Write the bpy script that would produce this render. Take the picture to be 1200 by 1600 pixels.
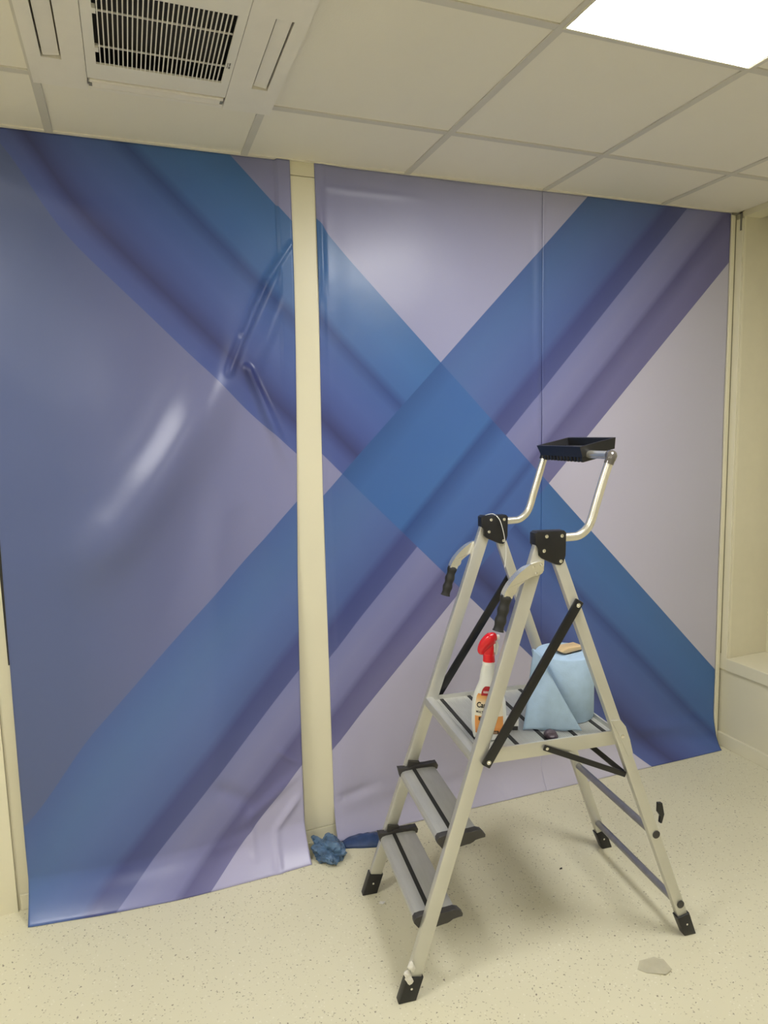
import bpy, bmesh, math, random
from mathutils import Vector, Matrix, noise
random.seed(7)
for o in list(bpy.data.objects): bpy.data.objects.remove(o)
S = bpy.context.scene
COL = S.collection
# ------------------------------------------------------------------ camera, world, light, exposure
CAM = Vector((0.584655, -2.439961, 1.591468))
cam_d = bpy.data.cameras.new('camera'); cam = bpy.data.objects.new('camera', cam_d); COL.objects.link(cam)
cx_, cu_, cf_ = Vector((0.9352773, -0.35306493, -0.02452596)), Vector((0.06474635, 0.10256157, 0.99261727)), Vector((0.34794293, 0.92996036, -0.11878317))
M = Matrix((cx_, cu_, -cf_)).transposed().to_4x4(); M.translation = CAM
cam.matrix_world = M
cam_d.sensor_fit = 'AUTO'; cam_d.sensor_width = 36; cam_d.lens = 36 * 1052.5 / 1600
cam_d.clip_start = 0.02
S.camera = cam
W = bpy.data.worlds.new('world'); S.world = W; W.use_nodes = True
W.node_tree.nodes['Background'].inputs[0].default_value = (0.5, 0.5, 0.5, 1)
W.node_tree.nodes['Background'].inputs[1].default_value = 0.05
S.view_settings.view_transform = 'Standard'; S.view_settings.look = 'None'
S.view_settings.gamma = 1; S.view_settings.use_curve_mapping = False
S.view_settings.exposure = 0.0
PANEL_E = 26.5
PANEL_C = (1.0, 0.99, 0.985)
H = 2.5376           # ceiling height
X0, CUT, T = 0.4154, 0.3742, 0.6    # ceiling grid origin, cut row at the wall, module
XL, XR, YF = -1.385, 3.25, -4.9   # left wall, right wall, wall behind the camera
XD = 3.50                         # bottom of the window recess on the right

# ------------------------------------------------------------------ materials
def nt(name):
    m = bpy.data.materials.new(name); m.use_nodes = True
    t = m.node_tree; b = t.nodes['Principled BSDF']
    return m, t, b
def mat(name, col, rough=0.5, metal=0.0, spec=0.5, var=0.0, vscale=20, bump=0.0, bscale=200, stretch=None, rvar=0.0, alpha=1.0, coat=0.0):
    m, t, b = nt(name)
    b.inputs['Base Color'].default_value = (*col, 1); b.inputs['Roughness'].default_value = rough
    b.inputs['Metallic'].default_value = metal; b.inputs['Specular IOR Level'].default_value = spec
    b.inputs['Alpha'].default_value = alpha; b.inputs['Coat Weight'].default_value = coat
    tc = t.nodes.new('ShaderNodeTexCoord'); mp = t.nodes.new('ShaderNodeMapping')
    t.links.new(tc.outputs['Object'], mp.inputs[0])
    if stretch: mp.inputs['Scale'].default_value = stretch
    n = t.nodes.new('ShaderNodeTexNoise'); n.inputs['Scale'].default_value = vscale; n.inputs['Detail'].default_value = 4
    t.links.new(mp.outputs[0], n.inputs['Vector'])
    if var or True:
        r = t.nodes.new('ShaderNodeValToRGB')
        r.color_ramp.elements[0].position = 0.3; r.color_ramp.elements[1].position = 0.7
        v = max(var, 0.01)
        r.color_ramp.elements[0].color = (*[c * (1 - v) for c in col], 1)
        r.color_ramp.elements[1].color = (*[min(1, c * (1 + v * .5)) for c in col], 1)
        t.links.new(n.outputs[0], r.inputs[0]); t.links.new(r.outputs[0], b.inputs['Base Color'])
    if rvar:
        mr = t.nodes.new('ShaderNodeMapRange'); mr.inputs['To Min'].default_value = rough - rvar; mr.inputs['To Max'].default_value = rough + rvar
        t.links.new(n.outputs[0], mr.inputs[0]); t.links.new(mr.outputs[0], b.inputs['Roughness'])
    if bump:
        n2 = t.nodes.new('ShaderNodeTexNoise'); n2.inputs['Scale'].default_value = bscale
        t.links.new(mp.outputs[0], n2.inputs['Vector'])
        bp = t.nodes.new('ShaderNodeBump'); bp.inputs['Strength'].default_value = bump; bp.inputs['Distance'].default_value = 0.002
        t.links.new(n2.outputs[0], bp.inputs['Height']); t.links.new(bp.outputs[0], b.inputs['Normal'])
    return m
M_wall = mat('cream_wall_paint', (0.74, 0.70, 0.53), 0.45, var=0.03, vscale=3, bump=0.05, bscale=300)
M_trim = mat('cream_lacquer', (0.76, 0.72, 0.55), 0.35, var=0.02, vscale=4)
M_tile = mat('ceiling_tile_white', (0.84, 0.80, 0.70), 0.85, var=0.015, vscale=2, bump=0.15, bscale=500)
M_rail = mat('grey_white_rail', (0.64, 0.61, 0.54), 0.5, var=0.02)
M_ac = mat('white_plastic', (0.84, 0.80, 0.72), 0.4, var=0.02)
M_grille = mat('grille_white', (0.82, 0.79, 0.72), 0.4)
M_dark = mat('dark_interior', (0.035, 0.03, 0.026), 0.8)
M_slot = mat('dark_gap_shade', (0.03, 0.028, 0.022), 0.7)
M_brown = mat('shadow_gap_seal', (0.20, 0.18, 0.12), 0.7)
M_alu = mat('brushed_aluminium', (0.65, 0.645, 0.60), 0.38, metal=0.65, var=0.03, vscale=12)
M_tread = mat('grooved_aluminium', (0.56, 0.56, 0.52), 0.4, metal=0.45, var=0.06, vscale=14, stretch=(6, 1, 6))
M_tube = mat('satin_aluminium_tube', (0.80, 0.78, 0.70), 0.27, metal=0.8, var=0.01)
M_steel = mat('galvanised_steel', (0.36, 0.36, 0.38), 0.38, metal=0.85, var=0.1, vscale=40)
M_chrome = mat('bright_rivet', (0.8, 0.79, 0.75), 0.2, metal=1.0)
M_black = mat('black_plastic', (0.012, 0.012, 0.014), 0.38, var=0.1, vscale=60, rvar=0.06)
M_blackmet = mat('black_enamelled_steel', (0.010, 0.010, 0.012), 0.3, var=0.1)
M_rubber = mat('black_rubber', (0.018, 0.018, 0.018), 0.6, bump=0.2, bscale=300)
M_cap = mat('dark_grey_plastic', (0.045, 0.042, 0.040), 0.5, var=0.15, vscale=40)
M_strip = mat('black_grip_strip', (0.022, 0.022, 0.020), 0.7)
M_bottle = mat('white_bottle_plastic', (0.74, 0.76, 0.74), 0.3, var=0.02)
M_red = mat('red_gloss_plastic', (0.72, 0.008, 0.02), 0.22, var=0.02, coat=0.3)
M_whitepl = mat('white_gloss_plastic', (0.8, 0.8, 0.78), 0.3)
M_lab_red = mat('label_dark_red', (0.38, 0.01, 0.02), 0.4)
M_lab_blk = mat('label_black_print', (0.02, 0.015, 0.012), 0.5)
M_lab_wht = mat('label_white_print', (0.75, 0.7, 0.68), 0.5)
M_paper = mat('blue_crepe_paper', (0.40, 0.55, 0.72), 0.9, var=0.06, vscale=40, bump=0.25, bscale=260)
M_core = mat('grey_cardboard', (0.35, 0.3, 0.25), 0.9)
M_wood = mat('pale_beech_wood', (0.62, 0.45, 0.24), 0.45, var=0.18, vscale=12, stretch=(1, 8, 8))
M_felt = mat('dark_felt', (0.03, 0.028, 0.03), 0.9)
M_cloth = mat('pale_blue_crumpled_film', (0.085, 0.16, 0.28), 0.36, var=0.6, vscale=30, bump=0.3, bscale=90)
M_cloth2 = mat('navy_blue_film', (0.022, 0.055, 0.16), 0.4, var=0.4, vscale=30, bump=0.3, bscale=80)
M_scrap = mat('white_paper_scrap', (0.75, 0.73, 0.68), 0.8)
M_purple = mat('dark_mauve_film', (0.07, 0.05, 0.07), 0.4)
M_film = mat('dull_translucent_film', (0.70, 0.66, 0.50), 0.3, alpha=0.6, var=0.1, vscale=30)
M_str = mat('white_string', (0.8, 0.8, 0.78), 0.6)
M_metalgrey = mat('dull_grey_metal', (0.25, 0.24, 0.20), 0.5, metal=0.3)

# orange label with pale centre bands
def label_mat():
    m, t, b = nt('orange_label_print'); b.inputs['Roughness'].default_value = 0.35
    uv = t.nodes.new('ShaderNodeUVMap'); sp = t.nodes.new('ShaderNodeSeparateXYZ'); t.links.new(uv.outputs[0], sp.inputs[0])
    r = t.nodes.new('ShaderNodeValToRGB'); e = r.color_ramp.elements
    pts = [(0, (.62, .22, .05)), (.18, (.75, .33, .10)), (.36, (.70, .30, .08)), (.44, (.72, .33, .1)), (.445, (.76, .73, .62)), (.62, (.76, .73, .62)), (.76, (.78, .68, .5)), (.9, (.75, .42, .16)), (1, (.66, .27, .06))]
    while len(e) < len(pts): e.new(0.5)
    for i, (p, c) in enumerate(pts): e[i].position = p; e[i].color = (*c, 1)
    t.links.new(sp.outputs[1], r.inputs[0]); t.links.new(r.outputs[0], b.inputs['Base Color'])
    return m
M_label = label_mat()

# speckled vinyl floor
def floor_mat():
    m, t, b = nt('speckled_cream_vinyl'); b.inputs['Roughness'].default_value = 0.55; b.inputs['Specular IOR Level'].default_value = 0.35
    tc = t.nodes.new('ShaderNodeTexCoord')
    base = t.nodes.new('ShaderNodeTexNoise'); base.inputs['Scale'].default_value = 1.6; base.inputs['Detail'].default_value = 5
    t.links.new(tc.outputs['Object'], base.inputs['Vector'])
    rb = t.nodes.new('ShaderNodeValToRGB'); rb.color_ramp.elements[0].position = .3; rb.color_ramp.elements[1].position = .7
    rb.color_ramp.elements[0].color = (.68, .645, .475, 1); rb.color_ramp.elements[1].color = (.72, .685, .51, 1)
    t.links.new(base.outputs[0], rb.inputs[0]); last = rb.outputs[0]
    dist = t.nodes.new('ShaderNodeTexNoise'); dist.inputs['Scale'].default_value = 160
    t.links.new(tc.outputs['Object'], dist.inputs['Vector'])
    mx = t.nodes.new('ShaderNodeMixRGB'); mx.inputs[0].default_value = 0.012
    t.links.new(tc.outputs['Object'], mx.inputs[1]); t.links.new(dist.outputs['Color'], mx.inputs[2])
    for sc, thr, rad, col, keep in ((90, .20, .0, (.14, .12, .08), .82), (130, .26, .0, (.42, .38, .26), .72), (100, .25, .0, (.80, .77, .62), .75), (60, .15, 0, (.12, .09, .07), .90)):
        v = t.nodes.new('ShaderNodeTexVoronoi'); v.inputs['Scale'].default_value = sc
        mpp = t.nodes.new('ShaderNodeMapping'); mpp.inputs['Location'].default_value = (sc * .013, sc * .029, 0); mpp.inputs['Rotation'].default_value = (0, 0, sc)
        t.links.new(mx.outputs[0], mpp.inputs[0]); t.links.new(mpp.outputs[0], v.inputs['Vector'])
        lt = t.nodes.new('ShaderNodeMath'); lt.operation = 'LESS_THAN'; lt.inputs[1].default_value = thr
        t.links.new(v.outputs['Distance'], lt.inputs[0])
        sep = t.nodes.new('ShaderNodeSeparateXYZ'); t.links.new(v.outputs['Color'], sep.inputs[0])
        gt = t.nodes.new('ShaderNodeMath'); gt.operation = 'GREATER_THAN'; gt.inputs[1].default_value = keep
        t.links.new(sep.outputs[0], gt.inputs[0])
        mu = t.nodes.new('ShaderNodeMath'); mu.operation = 'MULTIPLY'
        t.links.new(lt.outputs[0], mu.inputs[0]); t.links.new(gt.outputs[0], mu.inputs[1])
        m2 = t.nodes.new('ShaderNodeMixRGB'); m2.inputs[2].default_value = (*col, 1)
        mu2 = t.nodes.new('ShaderNodeMath'); mu2.operation = 'MULTIPLY'; mu2.inputs[1].default_value = 0.75; t.links.new(mu.outputs[0], mu2.inputs[0])
        t.links.new(mu2.outputs[0], m2.inputs[0]); t.links.new(last, m2.inputs[1]); last = m2.outputs[0]
    t.links.new(last, b.inputs['Base Color'])
    return m
M_floor = floor_mat()

# printed vinyl sheets: crossing diagonal bands in sheet coordinates (metres, UV = x, height)
def s2l(c): return tuple(((v / 255) / 12.92 if v / 255 <= .04045 else (((v / 255) + .055) / 1.055) ** 2.4) for v in c)
def print_mat(name, shift):
    m, t, b = nt(name)
    b.inputs['Roughness'].default_value = 0.32; b.inputs['Specular IOR Level'].default_value = 0.5
    N, L = t.nodes, t.links
    uv = N.new('ShaderNodeUVMap'); sp = N.new('ShaderNodeSeparateXYZ'); L.new(uv.outputs[0], sp.inputs[0])
    def math_(op, a, b_=None):
        n = N.new('ShaderNodeMath'); n.operation = op
        for i, q in enumerate((a, b_)):
            if q is None: continue
            if isinstance(q, (int, float)): n.inputs[i].default_value = q
            else: L.new(q, n.inputs[i])
        return n.outputs[0]
    X = math_('ADD', sp.outputs[0], shift); Z = sp.outputs[1]
    Sx = math_('ADD', X, Z); Dx = math_('SUBTRACT', Z, X)
    def step(v, at, w=0.003):
        n = N.new('ShaderNodeMapRange'); n.inputs['From Min'].default_value = at - w / 2; n.inputs['From Max'].default_value = at + w / 2
        L.new(v, n.inputs[0]); return n.outputs[0]
    def ramp(v, lo, hi, pts):
        n = N.new('ShaderNodeMapRange'); n.inputs['From Min'].default_value = lo; n.inputs['From Max'].default_value = hi
        L.new(v, n.inputs[0])
        r = N.new('ShaderNodeValToRGB'); e = r.color_ramp.elements
        while len(e) < len(pts): e.new(0.5)
        for i, (p, c) in enumerate(pts): e[i].position = (p - lo) / (hi - lo); e[i].color = (*s2l(c), 1)
        L.new(n.outputs[0], r.inputs[0]); return r.outputs[0]
    def mix(f, a, b_):
        n = N.new('ShaderNodeMixRGB'); L.new(f, n.inputs[0]); L.new(a, n.inputs[1]); L.new(b_, n.inputs[2]); return n.outputs[0]
    # ground colour: mauve-lilac, cooler and darker to the left
    Dm = math_('SUBTRACT', Dx, math_('MULTIPLY', math_('SUBTRACT', Sx, 4.0), .028))
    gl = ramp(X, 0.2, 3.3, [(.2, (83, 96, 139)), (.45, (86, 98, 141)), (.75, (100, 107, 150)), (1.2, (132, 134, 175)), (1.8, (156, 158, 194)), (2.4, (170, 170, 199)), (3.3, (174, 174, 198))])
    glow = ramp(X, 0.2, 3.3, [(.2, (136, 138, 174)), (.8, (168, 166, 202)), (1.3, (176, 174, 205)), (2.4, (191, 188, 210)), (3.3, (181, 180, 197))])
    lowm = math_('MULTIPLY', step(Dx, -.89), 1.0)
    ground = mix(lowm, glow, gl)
    # rising band (/)
    W_ = ramp(Dm, -1.0, .2, [(-1.0, (106, 104, 149)), (-.80, (110, 110, 157)), (-.70, (92, 92, 139)), (-.66, (120, 122, 170)), (-.56, (127, 130, 176)), (-.463, (121, 126, 176)), (-.461, (79, 88, 143)), (-.36, (69, 78, 135)), (-.31, (81, 100, 158)), (-.15, (85, 109, 166)), (.0, (81, 109, 164)), (.2, (71, 95, 154))])
    # falling band
    V_ = ramp(Sx, 2.75, 3.62, [(2.75, (78, 94, 157)), (2.83, (76, 90, 152)), (2.895, (59, 66, 119)), (2.98, (72, 88, 151)), (3.08, (77, 98, 163)), (3.2, (71, 97, 161)), (3.26, (53, 77, 136)), (3.31, (67, 103, 165)), (3.45, (67, 108, 169)), (3.62, (63, 104, 161))])
    # crossing
    Xc = ramp(Dm, -.9, .12, [(-.9, (71, 98, 162)), (-.74, (71, 102, 167)), (-.70, (58, 84, 144)), (-.65, (71, 104, 169)), (-.48, (71, 106, 170)), (-.35, (51, 80, 140)), (-.31, (66, 106, 169)), (.0, (64, 102, 164)), (.12, (53, 88, 146))])
    inW = math_('MULTIPLY', step(Dx, -.89), math_('SUBTRACT', 1.0, step(Dx, .108)))
    inV = math_('MULTIPLY', step(Sx, 2.765), math_('SUBTRACT', 1.0, step(Sx, 3.60)))
    c = mix(inW, ground, W_); c = mix(inV, c, V_); c = mix(math_('MULTIPLY', inW, inV), c, Xc)
    L.new(c, b.inputs['Base Color'])
    # faint fabric waviness of the vinyl
    tc = N.new('ShaderNodeTexCoord'); n1 = N.new('ShaderNodeTexNoise'); n1.inputs['Scale'].default_value = 5; n1.inputs['Detail'].default_value = 3
    L.new(tc.outputs['Object'], n1.inputs['Vector'])
    bp = N.new('ShaderNodeBump'); bp.inputs['Strength'].default_value = 0.25; bp.inputs['Distance'].default_value = 0.012
    L.new(n1.outputs[0], bp.inputs['Height']); L.new(bp.outputs[0], b.inputs['Normal'])
    return m

def emis():
    m, t, b = nt('lit_led_diffuser')
    b.inputs['Base Color'].default_value = (.9, .9, .9, 1); b.inputs['Emission Color'].default_value = (*PANEL_C, 1); b.inputs['Emission Strength'].default_value = PANEL_E
    return m
M_led = emis()

# ------------------------------------------------------------------ helpers
def link(name, me, m, parent=None, loc=None, rotz=0.0, smooth=False):
    o = bpy.data.objects.new(name, me); COL.objects.link(o)
    if m is not None and not me.materials: me.materials.append(m)
    if parent: o.parent = parent
    if loc: o.location = loc
    if rotz: o.rotation_euler = (0, 0, rotz)
    if smooth:
        for p in me.polygons: p.use_smooth = True
    return o
def fin(name, bm, m, parent=None, loc=None, rotz=0.0, smooth=None):
    bmesh.ops.recalc_face_normals(bm, faces=bm.faces[:])
    me = bpy.data.meshes.new(name); bm.to_mesh(me); bm.free()
    o = link(name, me, m, parent, loc, rotz)
    if smooth:
        for p in me.polygons: p.use_smooth = True
        try: me.set_sharp_from_angle(angle=math.radians(smooth if smooth is not True else 40))
        except Exception: pass
    return o
def empty(name, loc, rotz=0.0):
    o = bpy.data.objects.new(name, None); COL.objects.link(o); o.location = loc; o.rotation_euler = (0, 0, rotz); o.empty_display_size = .1
    return o
def tag(o, label, cat, group=None):
    o['label'] = label; o['category'] = cat
    if group: o['group'] = group
    return o
def struct(o): o['kind'] = 'structure'; return o
def NB(): return bmesh.new()
def bx(bm, x0, x1, y0, y1, z0, z1, bev=0.0):
    r = bmesh.ops.create_cube(bm, size=1.0); vs = r['verts']
    for v in vs: v.co = Vector(((x0 + x1) / 2 + v.co.x * (x1 - x0), (y0 + y1) / 2 + v.co.y * (y1 - y0), (z0 + z1) / 2 + v.co.z * (z1 - z0)))
    if bev:
        es = list({e for v in vs for e in v.link_edges})
        bmesh.ops.bevel(bm, geom=es, offset=bev, segments=2, affect='EDGES', profile=0.5)
    return bm
def beam(bm, p0, p1, wd, w, t, bev=0.0):
    """box from p0 to p1; w across direction wd, t across the third direction"""
    p0, p1, wd = Vector(p0), Vector(p1), Vector(wd)
    a = (p1 - p0).normalized(); s = (wd - a * wd.dot(a)).normalized(); n = a.cross(s)
    vs = []
    for p in (p0, p1):
        for i, j in ((-1, -1), (1, -1), (1, 1), (-1, 1)): vs.append(bm.verts.new(p + s * i * w / 2 + n * j * t / 2))
    fs = [bm.faces.new([vs[k] for k in q]) for q in ((0, 1, 2, 3), (7, 6, 5, 4), (0, 4, 5, 1), (1, 5, 6, 2), (2, 6, 7, 3), (3, 7, 4, 0))]
    if bev:
        es = list({e for f in fs for e in f.edges})
        bmesh.ops.bevel(bm, geom=es, offset=bev, segments=2, affect='EDGES', profile=0.5)
    return bm
def tube(bm, pts, r, n=14, caps=True, flat=1.0):
    pts = [Vector(p) for p in pts]; rings = []
    rr = r if isinstance(r, (list, tuple)) else [r] * len(pts)
    up = None
    for i, p in enumerate(pts):
        d = (pts[min(i + 1, len(pts) - 1)] - pts[max(i - 1, 0)]).normalized()
        if up is None:
            up = d.orthogonal().normalized()
        up = (up - d * up.dot(d)).normalized(); s = d.cross(up)
        rings.append([bm.verts.new(p + (up * math.cos(2 * math.pi * k / n) + s * math.sin(2 * math.pi * k / n) * flat) * rr[i]) for k in range(n)])
    for a, b in zip(rings, rings[1:]):
        for k in range(n): bm.faces.new((a[k], a[(k + 1) % n], b[(k + 1) % n], b[k]))
    if caps: bm.faces.new(rings[0][::-1]); bm.faces.new(rings[-1])
    return bm
def smoothpath(pts, n=6):
    """Catmull-Rom through points"""
    P = [Vector(p) for p in pts]; P = [P[0] * 2 - P[1]] + P + [P[-1] * 2 - P[-2]]; out = []
    for i in range(1, len(P) - 2):
        for k in range(n):
            t = k / n
            out.append(.5 * ((2 * P[i]) + (-P[i - 1] + P[i + 1]) * t + (2 * P[i - 1] - 5 * P[i] + 4 * P[i + 1] - P[i + 2]) * t * t + (-P[i - 1] + 3 * P[i] - 3 * P[i + 1] + P[i + 2]) * t ** 3))
    out.append(P[-2]); return out
def prism(bm, poly, y0, y1, bev=0.0, fix=None):
    """poly in (x,z) extruded along y"""
    a = [bm.verts.new((x, y0, z)) for x, z in poly]; b = [bm.verts.new((x, y1, z)) for x, z in poly]
    n = len(poly); fs = [bm.faces.new(a), bm.faces.new(b[::-1])]
    for k in range(n): fs.append(bm.faces.new((a[k], b[k], b[(k + 1) % n], a[(k + 1) % n])))
    if bev:
        es = list({e for f in fs[:2] for e in f.edges}); bmesh.ops.bevel(bm, geom=es, offset=bev, segments=2, affect='EDGES', profile=.5)
    return bm
def disc(bm, c, axis, r, h, n=12, dome=0.4):
    c, axis = Vector(c), Vector(axis).normalized()
    tube(bm, [c, c + axis * h * .6, c + axis * h], [r, r, r * dome], n)
    return bm

# ------------------------------------------------------------------ floor and walls
b = NB(); bx(b, XL, XR + .01, YF, .02, -.05, 0); fl = struct(fin('floor', b, M_floor))
b = NB(); bx(b, XL - .1, XR + .3, 0.0, .1, 0, H + .05); wb = struct(fin('wall_back', b, M_wall))
b = NB(); bx(b, XL - .1, XL, YF, 0, 0, H + .05); struct(fin('wall_left', b, M_wall))
b = NB(); bx(b, XL - .1, XR + .3, YF - .1, YF, 0, H + .05); struct(fin('wall_front', b, M_wall))
# right wall: solid below the sill, recess above it from y=-.05 to y=-2.05
RY0, RY1, SZ = -.05, -2.05, .452
b = NB(); bx(b, XR, XR + .1, YF, 0.0, 0, .392)
bx(b, XR, XR + .1, YF, RY1, .392, H + .05); bx(b, XR, XR + .1, RY1, RY0, H - .022, H + .05)
wr = struct(fin('wall_right', b, M_wall))
b = NB(); bx(b, XR + .0, XD, RY0, 0.0, .40, H); bx(b, XD, XD + .05, RY1, 0, .392, H)
bx(b, XR + .1, XD, RY1 - .05, RY1, .392, H)
o = fin('recess_lining', b, mat('recess_paint', (0.70, 0.66, 0.50), 0.5, var=.02), wr)
b = NB(); bx(b, XR - .012, XD, RY1, RY0 - .0005, .392, SZ, .003)
o = fin('window_sill', b, M_trim, wr)
b = NB(); bx(b, XR - .008, XR, RY0, -.006, .392, H - .03, .002)
fin('frame_post', b, M_trim, wr)
b = NB(); bx(b, XR - .001, XR + .012, RY0 - .004, RY0, SZ, H - .025, .001)
fin('frame_lip', b, M_trim, wr)
b = NB(); bx(b, XD - .012, XD, RY1, RY0 - .06, .462, .50, .003); bx(b, XD - .012, XD, RY0 - .10, RY0 - .06, .50, H - .05, .003)
fin('window_frame', b, M_trim, wr)
b = NB(); bx(b, XR - .011, XR, YF, -.012, 0, .068, .003); struct(fin('baseboard_right', b, M_trim))
b = NB(); bx(b, .14, 3.2, -.008, 0, 0, .055, .002); struct(fin('baseboard_back', b, M_trim))
b = NB(); bx(b, XL, -.02 + .15, -.010, 0, 0, H); t2 = struct(fin('trim_2', b, M_trim))
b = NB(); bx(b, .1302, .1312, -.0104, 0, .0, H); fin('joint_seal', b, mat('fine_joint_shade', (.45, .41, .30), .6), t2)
b = NB(); bx(b, .168, .184, -.002, 0, .86, H - .05); fin('gap_shade', b, M_slot, t2)  # dark strip painting the shade in the gap beside the left sheet
# centre pillar
PX0, PX1 = 1.13, 1.278
b = NB(); bx(b, PX0, PX1, -.016, 0, .052, 2.488, .002); p1 = struct(fin('trim_1', b, M_trim))
b = NB(); bx(b, PX0, PX1, -.015, 0, 2.49, H, .002); fin('top_piece', b, M_trim, p1)
b = NB(); bx(b, PX0, PX1, -.0155, 0, 0, .0505, .002); fin('base_piece', b, M_trim, p1)
# right corner trim with slot
b = NB(); bx(b, 3.214, 3.2355, -.018, 0, .0, H, .0025)
t3 = struct(fin('trim_3', b, M_trim))
b = NB(); bx(b, 3.2355, 3.2418, -.0165, 0, .47, H - .03); bx(b, 3.2365, 3.2395, -.0165, 0, .07, .38); fin('slot_seal', b, M_brown, t3)
b = NB(); bx(b, 3.208, 3.2415, -.024, -.019, H - .010, H - .003); bx(b, 3.2385, 3.2415, -.048, -.019, H - .010, H - .003); bx(b, 3.2385, 3.2415, -.048, -.039, H - .082, H - .003)
o = fin('corner_bracket', b, M_metalgrey); tag(o, 'small dull grey metal angle bracket in the top right wall corner', 'bracket')

# ------------------------------------------------------------------ ceiling: grid rails, tiles
ceil_ = struct(empty('ceiling', (0, 0, H)))
b = NB(); bx(b, XL - .05, XR + .3, YF, .0, .12, .16); fin('slab', b, M_tile, ceil_)
RW = .024
imin, imax, jmax = -3, 5, 8
for i in range(imin, imax + 1):
    x = X0 + T * i
    if x > XR: continue
    b = NB(); bx(b, x - RW / 2, x + RW / 2, YF, 0, -.0015, .02, .0008); fin('grid_rail', b, M_rail, ceil_)
rows = [-(CUT + T * j) for j in range(0, jmax)]
for y in rows:
    if y < YF: continue
    b = NB(); bx(b, XL, XR, y - RW / 2, y + RW / 2, -.0009, .019, .0008); fin('grid_rail', b, M_rail, ceil_)
b = NB(); bx(b, XL, XR, -.022, 0, -.0006, .02); fin('wall_angle', b, M_tile, ceil_)
AC = (0, 0); LEDS = [(2, 1), (-2, 1), (-1, 5)]
shared = {}
def tile(x0, x1, y0, y1):
    w, d = round(x1 - x0, 4), round(y0 - y1, 4)
    if (w, d) not in shared:
        bm = NB(); bx(bm, 0, w, -d, 0, .0025, .016); 
        bmesh.ops.bevel(bm, geom=[e for e in bm.edges if all(abs(v.co.z - .0025) < 1e-6 for v in e.verts)], offset=.003, segments=1, affect='EDGES')
        me = bpy.data.meshes.new('ceiling_tile'); bmesh.ops.recalc_face_normals(bm, faces=bm.faces[:]); bm.to_mesh(me); bm.free(); shared[(w, d)] = me
    o = link('ceiling_tile', shared[(w, d)], M_tile, ceil_, (x0, y0, random.uniform(0, .0008)))
for i in range(-3, 5):
    xa, xb = X0 + T * i + .003, min(X0 + T * (i + 1) - .003, XR)
    for j in range(-1, 8):
        ya = -.002 if j < 0 else -(CUT + T * j) - .003
        yb = max(-(CUT + T * (j + 1)) + .003, YF)
        if ya - yb < .05 or (i, j) == AC or (i, j) in LEDS: continue
        if (i, j) == (4, j) and xa > XR - .05: continue
        tile(xa, xb, ya, yb)
# LED panels
def led(i, j, label):
    cx, cy = X0 + T * (i + .5), -(CUT + T * (j + .5))
    r = empty('ceiling_light', (cx, cy, H)); tag(r, label, 'ceiling light')
    b = NB(); h = .298
    for s in (-1, 1):
        bx(b, s * h - (.006 if s > 0 else 0), s * h + (.006 if s < 0 else 0), -h, h, -.003, .012)
        bx(b, -h + .006, h - .006, s * h - (.006 if s > 0 else 0), s * h + (.006 if s < 0 else 0), -.003, .012)
    fin('frame', b, M_trim, r)
    b = NB(); bx(b, -h + .006, h - .006, -h + .006, h - .006, -.001, .006); fin('diffuser', b, M_led, r)
led(*LEDS[0], 'bright square flat light panel lit in the ceiling above the ladder')
led(*LEDS[1], 'lit square ceiling panel out of view to the left of the air unit')
led(*LEDS[2], 'lit square ceiling panel behind the viewer')

# ------------------------------------------------------------------ ceiling cassette air conditioner
ac = empty('air_conditioner', (X0 + .308, -.670, H)); tag(ac, 'square white ceiling cassette air conditioner with a dark slatted intake grille', 'air conditioner')
hw = .311; zf = -.016
def L(x): return x - (X0 + .308)
def Ly(y): return y + .670
b = NB()
gx0, gx1, gy0, gy1 = L(.546), L(.897), Ly(-.975 + .07), Ly(-.368)      # grille frame opening
# outer face plate with openings for grille and four louvres
lou = .013
def plate(x0, x1, y0, y1): bx(b, x0, x1, y0, y1, zf, 0.012)
lv = {'right': (L(.958), L(1.001), Ly(-.826), Ly(-.499)), 'left': (L(.445), L(.491), Ly(-.826), Ly(-.499))}
xs = [-hw, lv['left'][0], lv['left'][1], gx0, gx1, lv['right'][0], lv['right'][1], hw]
yt, yb_ = hw, -hw
plate(xs[0], xs[1], yb_, yt)
plate(xs[1], xs[2], lv['left'][3], yt); plate(xs[1], xs[2], yb_, lv['left'][2])
plate(xs[2], xs[3] - .0015, yb_, yt)
plate(xs[3] - .0015, xs[4] + .0015, yb_, gy0 - .0015)
plate(xs[4] + .0015, xs[5], yb_, yt)
plate(xs[5], xs[6], lv['right'][3], yt); plate(xs[5], xs[6], yb_, lv['right'][2])
plate(xs[6], xs[7], yb_, yt)
fin('face_plate', b, M_ac, ac)
b = NB(); bx(b, -hw + .004, hw - .004, -hw + .004, hw - .004, .055, .065); fin('housing', b, M_dark, ac)
for k, (a0, a1, c0, c1) in lv.items():
    b = NB(); s = 1 if k == 'right' else -1
    beam(b, ((a0 + a1) / 2 - .0 * s, c0 + .003, zf + .006), ((a0 + a1) / 2, c1 - .004, zf + .006), (1, 0, -.12 * s), (a1 - a0) - .008, .003, .001)
    fin('louvre', b, M_ac, ac)
    b = NB(); bx(b, a0, a1, c0, c1, .004, .008); fin('louvre_recess', b, M_brown, ac)
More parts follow.
